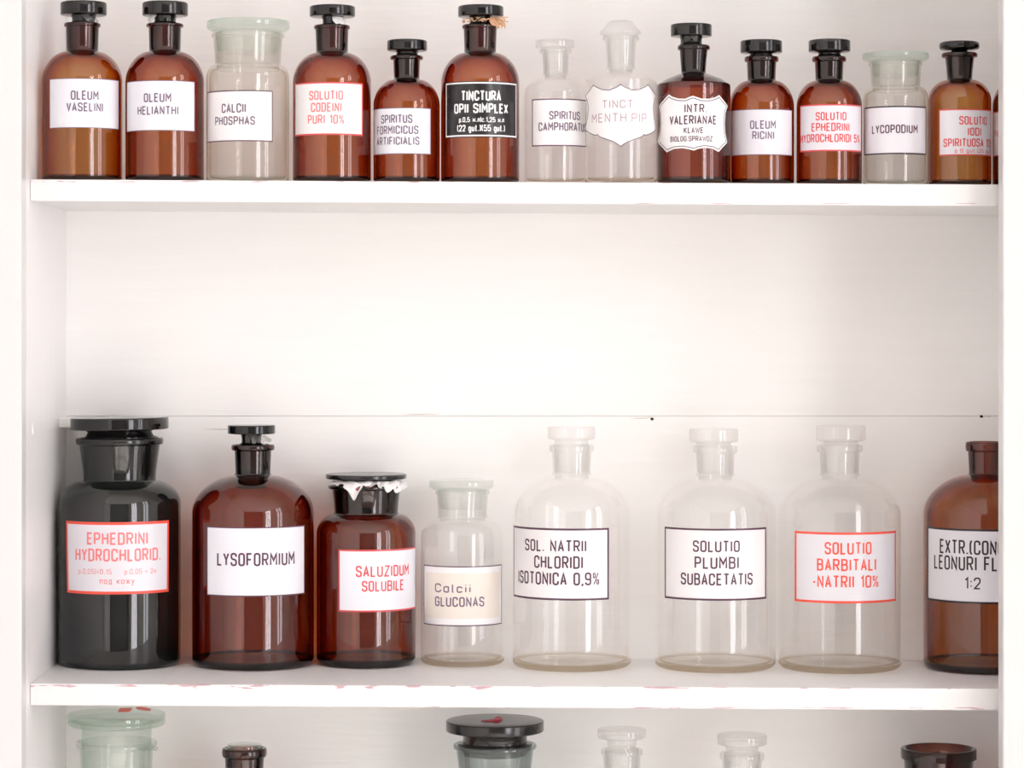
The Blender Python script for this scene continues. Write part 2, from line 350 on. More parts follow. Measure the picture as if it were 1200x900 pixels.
# ------------------------------------------------------------------ lettering: a condensed stroke alphabet
W = .44; R_ = .20
GL = {
 'A': (W, [[(0, 0), (W/2, 1), (W, 0)], [(.075, .30), (W-.075, .30)]]),
 'B': (W, [[(0, .53), (0, 1), (W-.02, 1, R_), (W-.02, .53, R_), (0, .53)], [(0, .53), (W, .53, R_), (W, 0, R_), (0, 0), (0, .53)]]),
 'C': (W, [[(W, .70), (W, 1, R_), (0, 1, R_), (0, 0, R_), (W, 0, R_), (W, .30)]]),
 'D': (W, [[(0, 0), (0, 1), (W, 1, R_), (W, 0, R_), (0, 0), (0, .05)]]),
 'E': (.38, [[(.38, 1), (0, 1), (0, 0), (.38, 0)], [(0, .52), (.33, .52)]]),
 'F': (.38, [[(.38, 1), (0, 1), (0, 0)], [(0, .50), (.33, .50)]]),
 'G': (W, [[(W, .72), (W, 1, R_), (0, 1, R_), (0, 0, R_), (W, 0, R_), (W, .48), (W*.55, .48)]]),
 'H': (W, [[(0, 0), (0, 1)], [(W, 0), (W, 1)], [(0, .52), (W, .52)]]),
 'I': (.02, [[(.01, 0), (.01, 1)]]),
 'K': (W, [[(0, 0), (0, 1)], [(W, 1), (.02, .42)], [(.14, .56), (W, 0)]]),
 'L': (.36, [[(0, 1), (0, 0), (.36, 0)]]),
 'M': (.54, [[(0, 0), (0, 1), (.27, .40), (.54, 1), (.54, 0)]]),
 'N': (W, [[(0, 0), (0, 1), (W, 0), (W, 1)]]),
 'O': (W, [[(W/2, 1), (0, 1, R_), (0, 0, R_), (W, 0, R_), (W, 1, R_), (W/2, 1), (W/2-.02, 1)]]),
 'P': (W, [[(0, 0), (0, 1), (W, 1, R_), (W, .46, R_), (0, .46)]]),
 'R': (W, [[(0, 0), (0, 1), (W, 1, R_), (W, .48, R_), (0, .48)], [(W*.5, .48), (W, 0)]]),
 'S': (W, [[(W, .74), (W, 1, R_), (0, 1, R_), (0, .54, R_), (W, .48, R_), (W, 0, R_), (0, 0, R_), (0, .26)]]),
 'T': (W, [[(0, 1), (W, 1)], [(W/2, 1), (W/2, 0)]]),
 'U': (W, [[(0, 1), (0, 0, R_), (W, 0, R_), (W, 1)]]),
 'V': (W, [[(0, 1), (W/2, 0), (W, 1)]]),
 'W': (.62, [[(0, 1), (.155, 0), (.31, .8), (.465, 0), (.62, 1)]]),
 'X': (W, [[(0, 0), (W, 1)], [(0, 1), (W, 0)]]),
 'Y': (W, [[(0, 1), (W/2, .45), (W, 1)], [(W/2, .45), (W/2, 0)]]),
 'Z': (W, [[(0, 1), (W, 1), (0, 0), (W, 0)]]),
 '0': (W, [[(W/2, 1), (0, 1, R_), (0, 0, R_), (W, 0, R_), (W, 1, R_), (W/2, 1), (W/2-.02, 1)]]),
 '1': (.18, [[(0, .78), (.18, 1), (.18, 0)]]),
 '2': (W, [[(0, .72), (0, 1, R_), (W, 1, R_), (W, .58, .12), (0, 0), (W, 0)]]),
 '5': (W, [[(W-.03, 1), (.03, 1), (0, .52), (W, .60, R_), (W, 0, R_), (0, 0, R_), (0, .22)]]),
 '8': (W, [[(W/2, .54), (.02, .54, R_), (.02, 1, R_), (W-.02, 1, R_), (W-.02, .54, R_), (0, .54, R_), (0, 0, R_), (W, 0, R_), (W, .54, R_), (W/2, .54)]]),
 '9': (W, [[(0, .2), (0, 0, R_), (W, 0, R_), (W, 1, R_), (0, 1, R_), (0, .45, R_), (W, .45)]]),
 '%': (.52, [[(.08, .98), (0, .98, .07), (0, .60, .07), (.17, .60, .07), (.17, .98, .07), (.07, .98)], [(.43, .40), (.35, .40, .07), (.35, .02, .07), (.52, .02, .07), (.52, .40, .07), (.42, .40)], [(.46, 1), (.06, 0)]]),
 '.': (.02, [[(.01, -.02), (.01, .09)]]),
 ',': (.05, [[(.05, .09), (.0, -.14)]]),
 ':': (.02, [[(.01, .16), (.01, .27)], [(.01, .62), (.01, .73)]]),
 '-': (.20, [[(0, .42), (.20, .42)]]),
 '(': (.12, [[(.12, 1.05), (0, .85, .1), (0, .15, .1), (.12, -.05)]]),
 ')': (.12, [[(0, 1.05), (.12, .85, .1), (.12, .15, .1), (0, -.05)]]),
 '|': (.02, [[(.01, -.1), (.01, 1.1)]]),
 '<': (.30, [[(.30, .75), (0, .42), (.30, .1)]]),
 ' ': (.20, []),
 'p': (.34, [[(0, -.3), (0, .68)], [(0, .68), (.34, .68, .15), (.34, 0, .15), (0, 0)]]),
 'g': (.34, [[(.34, .68), (0, .68, .15), (0, 0, .15), (.34, 0)], [(.34, .68), (.34, -.3, .12), (.02, -.3)]]),
 'u': (.34, [[(0, .68), (0, 0, .15), (.34, 0, .15), (.34, .68)]]),
 't': (.24, [[(.08, 1), (.08, 0, .1), (.24, 0)], [(0, .68), (.24, .68)]]),
 'c': (.32, [[(.32, .5), (.32, .68, .14), (0, .68, .14), (0, 0, .14), (.32, 0, .14), (.32, .16)]]),
 'a': (.34, [[(.34, .68), (0, .68, .15), (0, 0, .15), (.34, 0, .1)], [(.34, .72), (.34, 0)]]),
 'l': (.10, [[(.03, 1), (.03, 0, .06), (.10, 0)]]),
 'i': (.02, [[(.01, 0), (.01, .64)], [(.01, .86), (.01, .96)]]),
 'п': (.34, [[(0, 0), (0, .7), (.34, .7), (.34, 0)]]),
 'о': (.36, [[(.18, .7), (0, .7, .16), (0, 0, .16), (.36, 0, .16), (.36, .7, .16), (.18, .7), (.16, .7)]]),
 'д': (.40, [[(0, -.2), (0, 0), (.40, 0), (.40, -.2)], [(.06, 0), (.12, .7), (.34, .7), (.34, 0)]]),
 'к': (.34, [[(0, 0), (0, .7)], [(.34, .7), (.02, .32)], [(.10, .42), (.34, 0)]]),
 'ж': (.52, [[(.26, 0), (.26, .7)], [(0, .7), (.52, 0)], [(0, 0), (.52, .7)]]),
 'у': (.34, [[(0, .7), (.18, .05)], [(.34, .7), (.10, -.28), (0, -.28)]]),
 'м': (.42, [[(0, 0), (0, .7), (.21, .2), (.42, .7), (.42, 0)]]),
 'л': (.36, [[(0, 0), (.10, .7), (.36, .7), (.36, 0)]]),
 'н': (.34, [[(0, 0), (0, .7)], [(.34, 0), (.34, .7)], [(0, .36), (.34, .36)]]),
 'с': (.32, [[(.32, .52), (.32, .7, .14), (0, .7, .14), (0, 0, .14), (.32, 0, .14), (.32, .16)]]),
}

def rounded(path):
    out = []
    n = len(path)
    for i, p in enumerate(path):
        if len(p) == 3 and 0 < i < n - 1:
            r = p[2]
            ax, ay = path[i-1][0] - p[0], path[i-1][1] - p[1]; bx, by = path[i+1][0] - p[0], path[i+1][1] - p[1]
            la, lb = math.hypot(ax, ay), math.hypot(bx, by)
            r = min(r, la * .5 if len(path[i-1]) == 3 else la, lb * .5 if len(path[i+1]) == 3 else lb)
            A = (p[0] + ax / la * r, p[1] + ay / la * r); B = (p[0] + bx / lb * r, p[1] + by / lb * r)
            for k in range(7):
                t = k / 6; u = 1 - t; kk = 0.35
                c1 = (A[0] * kk + p[0] * (1 - kk), A[1] * kk + p[1] * (1 - kk)); c2 = (B[0] * kk + p[0] * (1 - kk), B[1] * kk + p[1] * (1 - kk))
                out.append((u**3 * A[0] + 3*u*u*t * c1[0] + 3*u*t*t * c2[0] + t**3 * B[0], u**3 * A[1] + 3*u*u*t * c1[1] + 3*u*t*t * c2[1] + t**3 * B[1]))
        else: out.append((p[0], p[1]))
    res = [out[0]]
    for q in out[1:]:
        if math.hypot(q[0] - res[-1][0], q[1] - res[-1][1]) > 1e-5: res.append(q)
    return res

def ribbon(pts, hw, closed=False):
    """left/right offsets of a polyline with mitred corners"""
    n = len(pts); Lf, Rt = [], []
    for i in range(n):
        a = pts[i-1] if (i or closed) else None; b = pts[(i+1) % n] if (i < n-1 or closed) else None
        d = []
        if a: d.append((pts[i][0] - a[0], pts[i][1] - a[1]))
        if b: d.append((b[0] - pts[i][0], b[1] - pts[i][1]))
        d = [(x / (math.hypot(x, y) or 1), y / (math.hypot(x, y) or 1)) for x, y in d]
        nx, ny = -sum(v[1] for v in d), sum(v[0] for v in d)
        l = math.hypot(nx, ny) or 1; nx, ny = nx / l, ny / l
        k = max(.45, abs(nx * -d[0][1] + ny * d[0][0]))
        Lf.append((pts[i][0] + nx * hw / k, pts[i][1] + ny * hw / k)); Rt.append((pts[i][0] - nx * hw / k, pts[i][1] - ny * hw / k))
    return Lf, Rt

class Sheet:
    """flat (u, v) drawing that is rolled round a bottle of radius R"""
    def __init__(s): s.V, s.F, s.M = [], [], []
    def quad_strip(s, A, B, lift, mi, closed=False):
        n0 = len(s.V); n = len(A)
        for a, b in zip(A, B): s.V += [(a[0], a[1], lift), (b[0], b[1], lift)]
        for i in range(n if closed else n - 1):
            j = (i + 1) % n
            s.F.append((n0 + 2*i, n0 + 2*j, n0 + 2*j + 1, n0 + 2*i + 1)); s.M.append(mi)
    def dense(s, pts, step=.0012):
        out = []
        for a, b in zip(pts, pts[1:]):
            k = max(1, int(abs(a[0] - b[0]) / step) + 1)
            out += [(a[0] + (b[0] - a[0]) * i / k, a[1] + (b[1] - a[1]) * i / k) for i in range(k)]
        return out + [pts[-1]]
    def stroke(s, pts, hw, lift, mi, closed=False):
        if closed:
            p = s.dense(list(pts) + [pts[0]])[:-1]
        else: p = s.dense(pts)
        Lf, Rt = ribbon(p, hw, closed); s.quad_strip(Lf, Rt, lift, mi, closed)
    def fill(s, poly, lift, mi, step=.0025):
        bm = bmesh.new(); vs = [bm.verts.new((u, v, 0)) for u, v in poly]
        es = [bm.edges.new((vs[i], vs[(i+1) % len(vs)])) for i in range(len(vs))]
        bmesh.ops.triangle_fill(bm, edges=es, use_beauty=True)
        u0, u1 = min(p[0] for p in poly), max(p[0] for p in poly)
        k = int((u1 - u0) / step)
        for i in range(1, k):
            u = u0 + (u1 - u0) * i / k
            bmesh.ops.bisect_plane(bm, geom=bm.verts[:] + bm.edges[:] + bm.faces[:], plane_co=(u, 0, 0), plane_no=(1, 0, 0))
        n0 = len(s.V); bm.verts.ensure_lookup_table()
        for v in bm.verts: s.V.append((v.co.x, v.co.y, lift))
        for f in bm.faces:
            q = tuple(n0 + v.index for v in f.verts)
            s.F.append(q if f.normal.z > 0 else q[::-1]); s.M.append(mi)
        bm.free()
    def text(s, t, u0, u1, v0, v1, wt, lift, mi):
        h = v1 - v0; sw = wt * .5
        gap = .28
        tot = sum(GL[c][0] for c in t) + gap * (len(t) - 1)
        hw = sw * h
        sx = (u1 - u0 - 2 * hw) / max(tot, 1e-6); sy = h - 2 * hw
        x = 0
        for c in t:
            w_, paths = GL[c]
            for p in paths:
                pts = [(u0 + hw + (x + a) * sx, v0 + hw + b * sy) for a, b in rounded(p)]
                s.stroke(pts, hw * (.62 if c == '%' else 1), lift, mi)
            x += w_ + gap
    def build(s, name, R, mats, parent):
        V = []
        for u, v, l in s.V:
            a = u / R; V.append(((R + l) * sin(a), -(R + l) * cos(a), v))
        F2 = [q for q in s.F]
        o = mesh_obj(name, V, F2, mats, parent, s.M, True)
        bm = bmesh.new(); bm.from_mesh(o.data)
        for f in bm.faces:
            c = f.calc_center_median()
            if f.normal.x * c.x + f.normal.y * c.y < 0: f.normal_flip()
        bm.to_mesh(o.data); bm.free()
        return o

# ------------------------------------------------------------------ bottles
class B:
    """one bottle or jar: pixel measures -> metres in the thing's own frame"""
    def __init__(s, name, label, cat, group, c, R, yb, yc, zshelf):
        s.yc = yc; s.s = (CAMD + yc) / F; s.R = R * s.s; s.c = c; s.Rpx = R; s.yb = yb
        s.x = px2x(c, yc); s.z0 = shelf_z(zshelf, s.x) + 0.0003
        s.ybase = PY - (s.z0 - CAMZ) / s.s           # pixel row where the base really stands, on the axis
        s.t = thing(name, label, cat, (s.x, yc, s.z0), group)
    def z(s, py): return CAMZ + (PY - py) * s.s - s.z0
    def r(s, hw): return hw * s.s
    def zf(s, py): return CAMZ + (PY - py) * (CAMD + s.yc - s.R) / F - s.z0      # pixel row read on the front of the glass
    def u(s, px):
        # angle on the cylinder whose surface point the camera sees at this pixel column
        k = (px - PX) / F; lo, hi = -pi / 2, pi / 2
        f = lambda a: (s.x + s.R * sin(a)) / (CAMD + s.yc - s.R * cos(a)) - k
        best = None
        for i in range(60):
            mid = (lo + hi) / 2
            if f(mid) < 0: lo = mid
            else: hi = mid
        return max(-1.555, min(1.555, lo)) * s.R

    def body(s, G, yn, ys, hnb, hnt, yl0, yl1, hl, p=1.2, kind='round', rb=6, t=3.0, thick=5.5, fil=2.0, lipr=None, plain=False):
        """yn neck foot, ys shoulder end, hnb/hnt neck half widths (foot/top), yl0..yl1 lip rows (top..bottom), hl lip half width"""
        R, yb = s.Rpx, s.ybase
        P, M = [], []
        def add(hw, y, m=0): P.append((s.r(hw), s.z(y))); M.append(m)
        add(0, yb - 3, 1); add(R * .55, yb - 2.6, 1); add(R * .80, yb - .4, 1); add(R * .86, yb, 1); add(R - rb, yb, 1)
        for k in range(1, 7):
            a = pi / 2 * k / 6; add(R - rb + rb * sin(a), yb - rb + rb * cos(a), 1 if k < 6 else 0)
        for k in range(1, 5): add(R, yb - rb + (ys - yb + rb) * k / 5)
        shoulder = []
        def sh(R_, hn, yn_, ys_, n=18):
            o = []
            if kind == 'round':
                for k in range(n + 1):
                    a = pi / 2 * k / n
                    o.append((hn + fil + (R_ - hn - fil) * max(0, cos(a)) ** p, ys_ - (ys_ - yn_) * sin(a)))
            else:
                r2 = 3.0
                for k in range(5):
                    a = radians(70) * k / 4; o.append((R_ - r2 + r2 * cos(a), ys_ - r2 * sin(a)))
                o.append((R_ * .72 + hn * .28, ys_ - r2 - (ys_ - yn_ - r2) * .36)); o.append((R_ * .38 + hn * .62, ys_ - r2 - (ys_ - yn_ - r2) * .72))
                o.append((hn + fil, yn_))
            return o
        for a, b in sh(R, hnb, yn, ys): add(a, b)
        M[-1] = 2
        add(hnb + fil * .3, yn - fil * .4, 2); add(hnb, yn - fil * 1.2, 2)
        n = 5
        for k in range(1, n + 1): add(hnb + (hnt - hnb) * (k / n) ** 1.3, yn - fil * 1.2 + (yl1 - yn + fil * 1.2) * k / n, 2)
        lr = (yl1 - yl0) / 2
        if plain:
            add(hl, yl1 - .8, 2); add(hl, yl0 + .8, 2); add(hl - .8, yl0, 2)
        else:
            lh = hl - hnt
            for k in range(0, 9):
                a = -pi / 2 + pi * k / 8; add(hnt + lh * .25 + lh * .75 * max(0, cos(a)) ** .6, (yl0 + yl1) / 2 - lr * sin(a), 2)
        hi = max(hnt - 2.2, 4)
        add(hi + 1, yl0 + .1, 2); add(hi, yl0 + 1.2, 2)
        hib = max(hnb - 2.2, 3.5)
        for k in range(1, 4): add(hi + (hib - hi) * k / 3, yl0 + 1.2 + (yn + t - yl0) * k / 3, 2)
        M[-1] = 3
        for a, b in reversed(sh(R - t, hib, yn + t, ys)[:-1]): add(a, b, 3)
        for k in range(1, 5): add(R - t, ys + (yb - thick - 4 - ys) * k / 4, 3)
        for k in range(1, 5):
            a = pi / 2 * k / 4; add(R - t - 4 + 4 * cos(a), yb - thick - 4 + 4 * sin(a), 1)
        add(R * .5, yb - thick - 1.5, 1); add(0, yb - thick - 2.5, 1)
        s.hi, s.hib, s.yl0, s.yn = hi, hib, yl0, yn
        M = [1 if (P[i][1] < s.z(yb - rb * .9) and P[(i+1) % len(P)][1] < s.z(yb - rb * .9)) else M[i] for i in range(len(P))]
        s.bodyo = lathe('body', P, G, s.t, 112, M)
        return s.bodyo

    def stopper(s, mat, yt, yb, hc, hs, dx=0.0, tilt=0.0, bev=2.0, name='stopper', dish=0.0, shape='flat', plug=True, stem_flare=1.0, plug_to=None, plugmat=None):
        """flat round grip from row yt to yb, half width hc; stem hs; ground plug down the neck"""
        P = []
        def add(hw, y): P.append((s.r(hw), s.z(y)))
        if shape == 'flat':
            add(0, yt + dish); add(hc * .6, yt + dish * .8); add(hc - bev, yt)
            for k in range(1, 5):
                a = pi / 2 * k / 4; add(hc - bev + bev * sin(a), yt + bev - bev * cos(a))
            for k in range(0, 5):
                a = pi / 2 * k / 4; add(hc - bev + bev * cos(a), yb - bev + bev * sin(a))
        elif shape == 'taper':
            add(0, yt + dish); add(hc - bev, yt); add(hc - bev * .3, yt + bev * .3); add(hc, yt + bev); ym = yt + (yb - yt) * .62
            add(hc, ym); add(hc - 1.2, ym + 1.5); add(hc * .86, yb)
        elif shape == 'knob':
            add(0, yt); add(hc * .42, yt + .4); add(hc * .60, yt + 1.5); add(hc * .72, yt + 6); add(hc * .86, yt + 10); add(hc, yt + 13.5); add(hc * .99, yt + 16); add(hc * .84, yb)
        yl = s.yl0
        add(hs * 1.10, yb + .3); add(hs, yb + (yl - yb) * .35)
        hp = s.hi - .3
        if plug:
            if yl - yb > 4: add(hs * stem_flare, yl - 2.0)
            np_ = len(P)
            add(min(hp, hs * 1.2 if hs * 1.2 < hp else hp), yl - .8)
            add(hp, yl + 1.5)
            yp = plug_to or (s.yn + 3)
            add(max(s.hib - .4, 3), yp - 1.5); add(max(s.hib - 1.6, 2.5), yp); add(0, yp + .2)
        else: add(0, yl - .5)
        o = lathe(name, P, [mat, plugmat or mat], s.t, 96, [0 if (not plug or i < np_) else 1 for i in range(len(P))])
        o.location.x = dx * s.s
        if tilt:
            z = s.z(yl); o.rotation_euler = (0, tilt, 0); o.location.x += -sin(tilt) * z; o.location.z += z * (1 - cos(tilt))
        return o

    def label(s, xl, xr, yt, yb, lines, paper=None, ink=None, border=None, bw=1.0, inset=0.0, wt=.15, outline=None, extra=None, skew=0.0, name='paper_label'):
        sh = Sheet(); R = s.R
        u0, u1 = s.u(xl), s.u(xr); v0, v1 = s.zf(yb), s.zf(yt)
        mats = [paper or M_PAPER, ink or M_INKG, border or ink or M_INKG]
        L = .00016; px = s.s
        if outline:
            poly = [(s.u(x), s.zf(y)) for x, y in outline]
        else:
            r = px * .6
            poly = [(u0, v1), (u0 + skew, v0), (u1 - skew * .3, v0), (u1, v1)]
        # plate with a real edge: front sheet, back sheet and rim
        sh.fill(poly, L, 0); 
        dp = sh.dense(poly + [poly[0]])[:-1]
        n0 = len(sh.V)
        for a in dp: sh.V += [(a[0], a[1], .00002), (a[0], a[1], L)]
        for i in range(len(dp)):
            j = (i + 1) % len(dp); sh.F.append((n0 + 2*i, n0 + 2*j, n0 + 2*j + 1, n0 + 2*i + 1)); sh.M.append(0)
        if bw:
            cu, cv = (u0 + u1) / 2, (v0 + v1) / 2
            d = (inset + bw / 2) * px
            if outline:
                Lf, Rt = ribbon(poly, d, True)
                area = sum(poly[i][0] * poly[(i+1) % len(poly)][1] - poly[(i+1) % len(poly)][0] * poly[i][1] for i in range(len(poly)))
                ring = Lf if area > 0 else Rt
            else:
                ring = [(a + (d if a < cu else -d), b + (d if b < cv else -d)) for a, b in poly]
            sh.stroke(ring, bw * px / 2, L + .00006, 2, True)
        for ln in lines:
            t, a, b, c, d = ln[:5]
            sh.text(t, s.u(a), s.u(b), s.zf(d), s.zf(c), ln[5] if len(ln) > 5 else wt, L + .0001, 1 if len(ln) < 7 else ln[6])
        if extra: extra(sh, s, mats)
        return sh.build(name, R, mats, s.t)

    def liner(s, mat, hw0, hw1, y0, y1, a0, a1, seed, name='paper_liner', amp=.10):
        """crumpled paper caught between stopper and neck, over the angles a0..a1 (degrees, 0 faces out of the cabinet)"""
        rg = random.Random(seed); n = max(12, int((a1 - a0) / 2.5)); V, Fc = [], []
        m = 5
        wv = [(rg.uniform(.07, .42), rg.uniform(0, 6.3), rg.uniform(.3, 1)) for _ in range(4)]
        def nz(i, q): return sum(c * sin(a * i * 2.5 + b + q * 1.7) for a, b, c in wv) / 2
        for i in range(n + 1):
            a = radians(a0 + (a1 - a0) * i / n)
            drop = max(.3, .9 + .45 * nz(i, 0)) * (.6 if i in (0, n) else 1)
            for j in range(m + 1):
                t = j / m
                hw = hw0 + (hw1 - hw0) * t + amp * hw0 * nz(i, 3 + j * .6) * (.3 + .8 * t)
                y = y0 + (y1 - y0) * t * drop + .5 * nz(i, 9 + j)
                V.append((s.r(hw) * sin(a), -s.r(hw) * cos(a), s.z(y)))
        for i in range(n):
            for j in range(m):
                k = i * (m + 1) + j; Fc.append((k, k + m + 1, k + m + 2, k + 1))
        o = mesh_obj(name, V, Fc, mat, s.t)
        md = o.modifiers.new('thickness', 'SOLIDIFY'); md.thickness = .0003
        return o

TOP, MID, LOW = 'medicine bottles and jars on the top shelf', 'medicine bottles and jars on the middle shelf', 'medicine bottles and jars on the bottom shelf'
YT = 0.050

# ---- top shelf
b = B('medicine_bottle', 'amber bottle marked oleum vaselini, at the end by the cabinet side wall', 'bottle', TOP, 96.5, 46.8, 209, YT + .002, Z_TOP)
b.body(G_AMBERL, 61, 96, 18.5, 19.2, 27.5, 32, 21.3)
b.stopper(M_BLACK, 3, 18.3, 27, 13.5, 1.5, plugmat=M_PLUG)
b.liner(M_STOP, 15, 18, 20, 27, 15, 95, 1, 'film_liner')
b.label(58.3, 139, 91.5, 149.8, [('OLEUM', 83, 115.5, 106, 117), ('VASELINI', 78, 120.5, 120, 130.5)], M_PAPER, M_INKG, M_INKG, .8)

b = B('medicine_bottle', 'amber bottle marked oleum helianthi, between oleum vaselini and the dusty clear jar', 'bottle', TOP, 193.2, 46, 209, YT, Z_TOP)
b.body(G_AMBER, 61, 97, 18.3, 19, 28, 32.3, 21.8)
b.stopper(M_BLACK, 3.2, 19, 26.7, 12.5, .3, plugmat=M_PLUG)
b.liner(M_LINER, 16, 20, 19.5, 26, -85, -30, 2)
b.label(149, 228, 94, 153, [('OLEUM', 168.7, 200.7, 109, 119.6), ('HELIANTHI', 161.5, 209, 124, 134.4)], M_PAPER, M_INKG, M_INKG, .8)

b = B('medicine_jar', 'dusty clear jar marked calcii phosphas under a greenish glass lid', 'jar', TOP, 290.5, 48.6, 210, YT, Z_TOP)
b.body(G_DUSTY, 77.5, 92, 38.5, 40.5, 40, 44.5, 42.5, 1.0, rb=5, t=3.5)
b.stopper(M_LIDG, 25, 38, 48.6, 33, .5, bev=1.5, name='lid', shape='taper', plug_to=62)
b.label(243.2, 319.5, 105.5, 165.5, [('CALCII', 260, 288.3, 121, 132), ('PHOSPHAS', 252.5, 298.8, 136, 146.3)], M_PAPERW, M_INKG, M_INKP, 1.3)

b = B('medicine_bottle', 'amber bottle with red lettered label solutio codeini puri on the top shelf', 'bottle', TOP, 389, 46, 211, YT, Z_TOP)
b.body(G_AMBER, 62.5, 98, 18.6, 19.4, 30, 34.6, 21.2)
b.stopper(M_BLACK, 7.5, 20, 26.7, 11.5, .5, plugmat=M_PLUG)
b.liner(M_LINER, 14, 19, 21, 30, 5, 80, 3)
b.label(346, 425, 96, 158, [('SOLUTIO', 362.5, 402, 106, 117), ('CODEINI', 364.5, 400.3, 120, 131), ('PURI 10%', 361, 403.3, 134.3, 145)], M_PAPERW, M_INKF, M_INKR, 1.7)

b = B('medicine_bottle', 'short amber bottle marked spiritus formicicus artificialis on the top shelf', 'bottle', TOP, 476.5, 39, 212, YT, Z_TOP)
b.body(G_AMBER, 93.5, 124, 15, 15.8, 65.5, 70.6, 19.4)
b.stopper(M_BLACK, 47.5, 60, 23.4, 12.5, .5)
b.label(438, 504.7, 126, 180.5, [('SPIRITUS', 447, 483.2, 134, 144.2), ('FORMICICUS', 442.4, 490.2, 147, 157), ('ARTIFICIALIS', 442, 491.4, 160, 169.7)], M_PAPER, M_INKG, M_INKG, .9)

def jute(b):
    rg = random.Random(5); V, Fc = [], []
    def strand(p0, p1, r):
        n0 = len(V); k = 5; d = [(p1[i] - p0[i]) for i in range(3)]; l = sqrt(sum(x * x for x in d)) or 1
        bow = [rg.uniform(-.25, .25) * l for _ in range(3)]
        for i in range(5):
            t = i / 4; q = [p0[j] + d[j] * t + bow[j] * sin(pi * t) for j in range(3)]
            for m in range(k): V.append((q[0] + r * cos(2*pi*m/k), q[1] + r * .7 * sin(2*pi*m/k), q[2] + r * sin(2*pi*m/k + .8)))
        for i in range(4):
            for m in range(k): Fc.append((n0 + i*k + m, n0 + i*k + (m+1) % k, n0 + (i+1)*k + (m+1) % k, n0 + (i+1)*k + m))
    px = b.s
    for i in range(26):
        a = radians(-78 + 150 * i / 25); a2 = a + radians(rg.uniform(6, 22)); r0 = 21.5 * px
        z0 = b.z(25 + rg.uniform(-2.4, 2.4)); z1 = b.z(25.5 + rg.uniform(-3, 3))
        strand((r0 * sin(a), -r0 * cos(a), z0), (r0 * sin(a2), -r0 * cos(a2), z1), px * .7)
    for i in range(34):
        a = radians(rg.uniform(35, 75)); r0 = 20 * px
        strand((r0 * sin(a), -r0 * cos(a), b.z(24 + rg.uniform(-3, 2))), (r0 * sin(a) + rg.uniform(1, 16) * px, -r0 * cos(a) - rg.uniform(0, 3) * px, b.z(27 + rg.uniform(-6, 8))), px * .65)
    mesh_obj('frayed_twine', V, Fc, M_JUTE, b.t, smooth=True)

b = B('medicine_bottle', 'amber bottle with black label and frayed tan twine at the neck', 'bottle', TOP, 562.7, 46, 212, YT, Z_TOP)
b.body(G_AMBER, 62.5, 99, 18.6, 19.4, 29.5, 34, 21.2)
b.stopper(M_BLACK, 7.5, 20.3, 26.7, 13, .7, plugmat=M_PLUG)
jute(b)
b.label(522.3, 605.3, 95, 160.7, [('TINCTURA', 540.5, 587, 106, 118, .17), ('OPII SIMPLEX', 532.5, 595, 121, 132.6, .17), ('p.0,5 м.л|с.1,25 м.л', 538, 590.5, 137, 143, .16), ('(22 gut.)(55 gut.)', 536, 591.5, 146, 153.8, .16)], M_LABELB, M_INKW, M_INKW, 1.7, inset=1.1)

b = B('medicine_bottle', 'small clear bottle marked spiritus camphoratus with clear glass stopper', 'bottle', TOP, 651, 37.5, 213, YT + .009, Z_TOP)
b.body(G_CLEAR, 88.5, 111, 14.6, 15.6, 58, 62.5, 19, rb=5)
b.stopper(M_STOP, 47.5, 56.5, 22.7, 13.5, -.8, bev=1.6)
b.label(623.7, 686.5, 115.5, 171, [('SPIRITUS', 643.7, 679.3, 130, 140.2), ('CAMPHORATUS', 631.2, 686.2, 143.2, 153.4)], M_PAPERW, M_INKG, M_INKP, 1.3)

def arc_chain(pts):
    """pts: (x, y, bulge) - a bulged arc leads to the next point"""
    out = []; n = len(pts)
    for i in range(n):
        x0, y0, g = pts[i]; x1, y1, _ = pts[(i + 1) % n]
        k = 10 if g else 3
        nx, ny = (y1 - y0), -(x1 - x0)
        for j in range(k):
            t = j / k; h = 4 * g * t * (1 - t)
            out.append((x0 + (x1 - x0) * t + nx * h, y0 + (y1 - y0) * t + ny * h))
    return out

b = B('medicine_bottle', 'clear bottle with a faded shield shaped label and domed glass stopper', 'bottle', TOP, 727.5, 42.5, 213, YT - .012, Z_TOP)
b.body(G_CLEAR, 81, 96.5, 16, 18.2, 43, 47.5, 21.5, kind='cone', rb=6)
b.stopper(M_STOP, 24, 42.3, 24, 17.5, -.5, shape='knob')
half = [(727.5, 98.8, -.14), (743.5, 104.5, 0), (746, 104.5, -.16), (759.5, 98, 0), (768.6, 110.5, -.13), (766.2, 122, -.02), (765.5, 131, -.10), (768.7, 147.5, .05), (763, 156.5, -.16), (754.5, 158, -.02), (753, 160, .10), (727.5, 172)]
rt = [(727.5, 98.5, -.12), (759.5, 98, .0), (768.8, 110.5, .14), (768.8, 149, .12), (755, 157.8, -.09), (727.5, 172.2, 0)]
def shield_menth():
    R = [(727.5, 98.5), (733, 102), (741, 105), (749, 104), (755, 101), (759.5, 98), (764, 104), (768.6, 110), (766.5, 116), (765.3, 124), (766, 134), (767.6, 142), (769, 149.5), (766, 153), (761, 156.5), (756.5, 158.3), (754.5, 157.3), (752.5, 160), (745, 163), (737, 166), (731, 169.5), (727.5, 172.3)]
    return R + [(1455 - x, y) for x, y in reversed(R[1:-1])]
b.label(685.5, 769.5, 98, 172, [('TINCT.', 706, 745, 117, 126.5, .12), ('MENTH.PIP.', 694, 760, 132.5, 143, .10)], M_PAPERW, M_INKPALE, M_INKP, .9, outline=shield_menth())

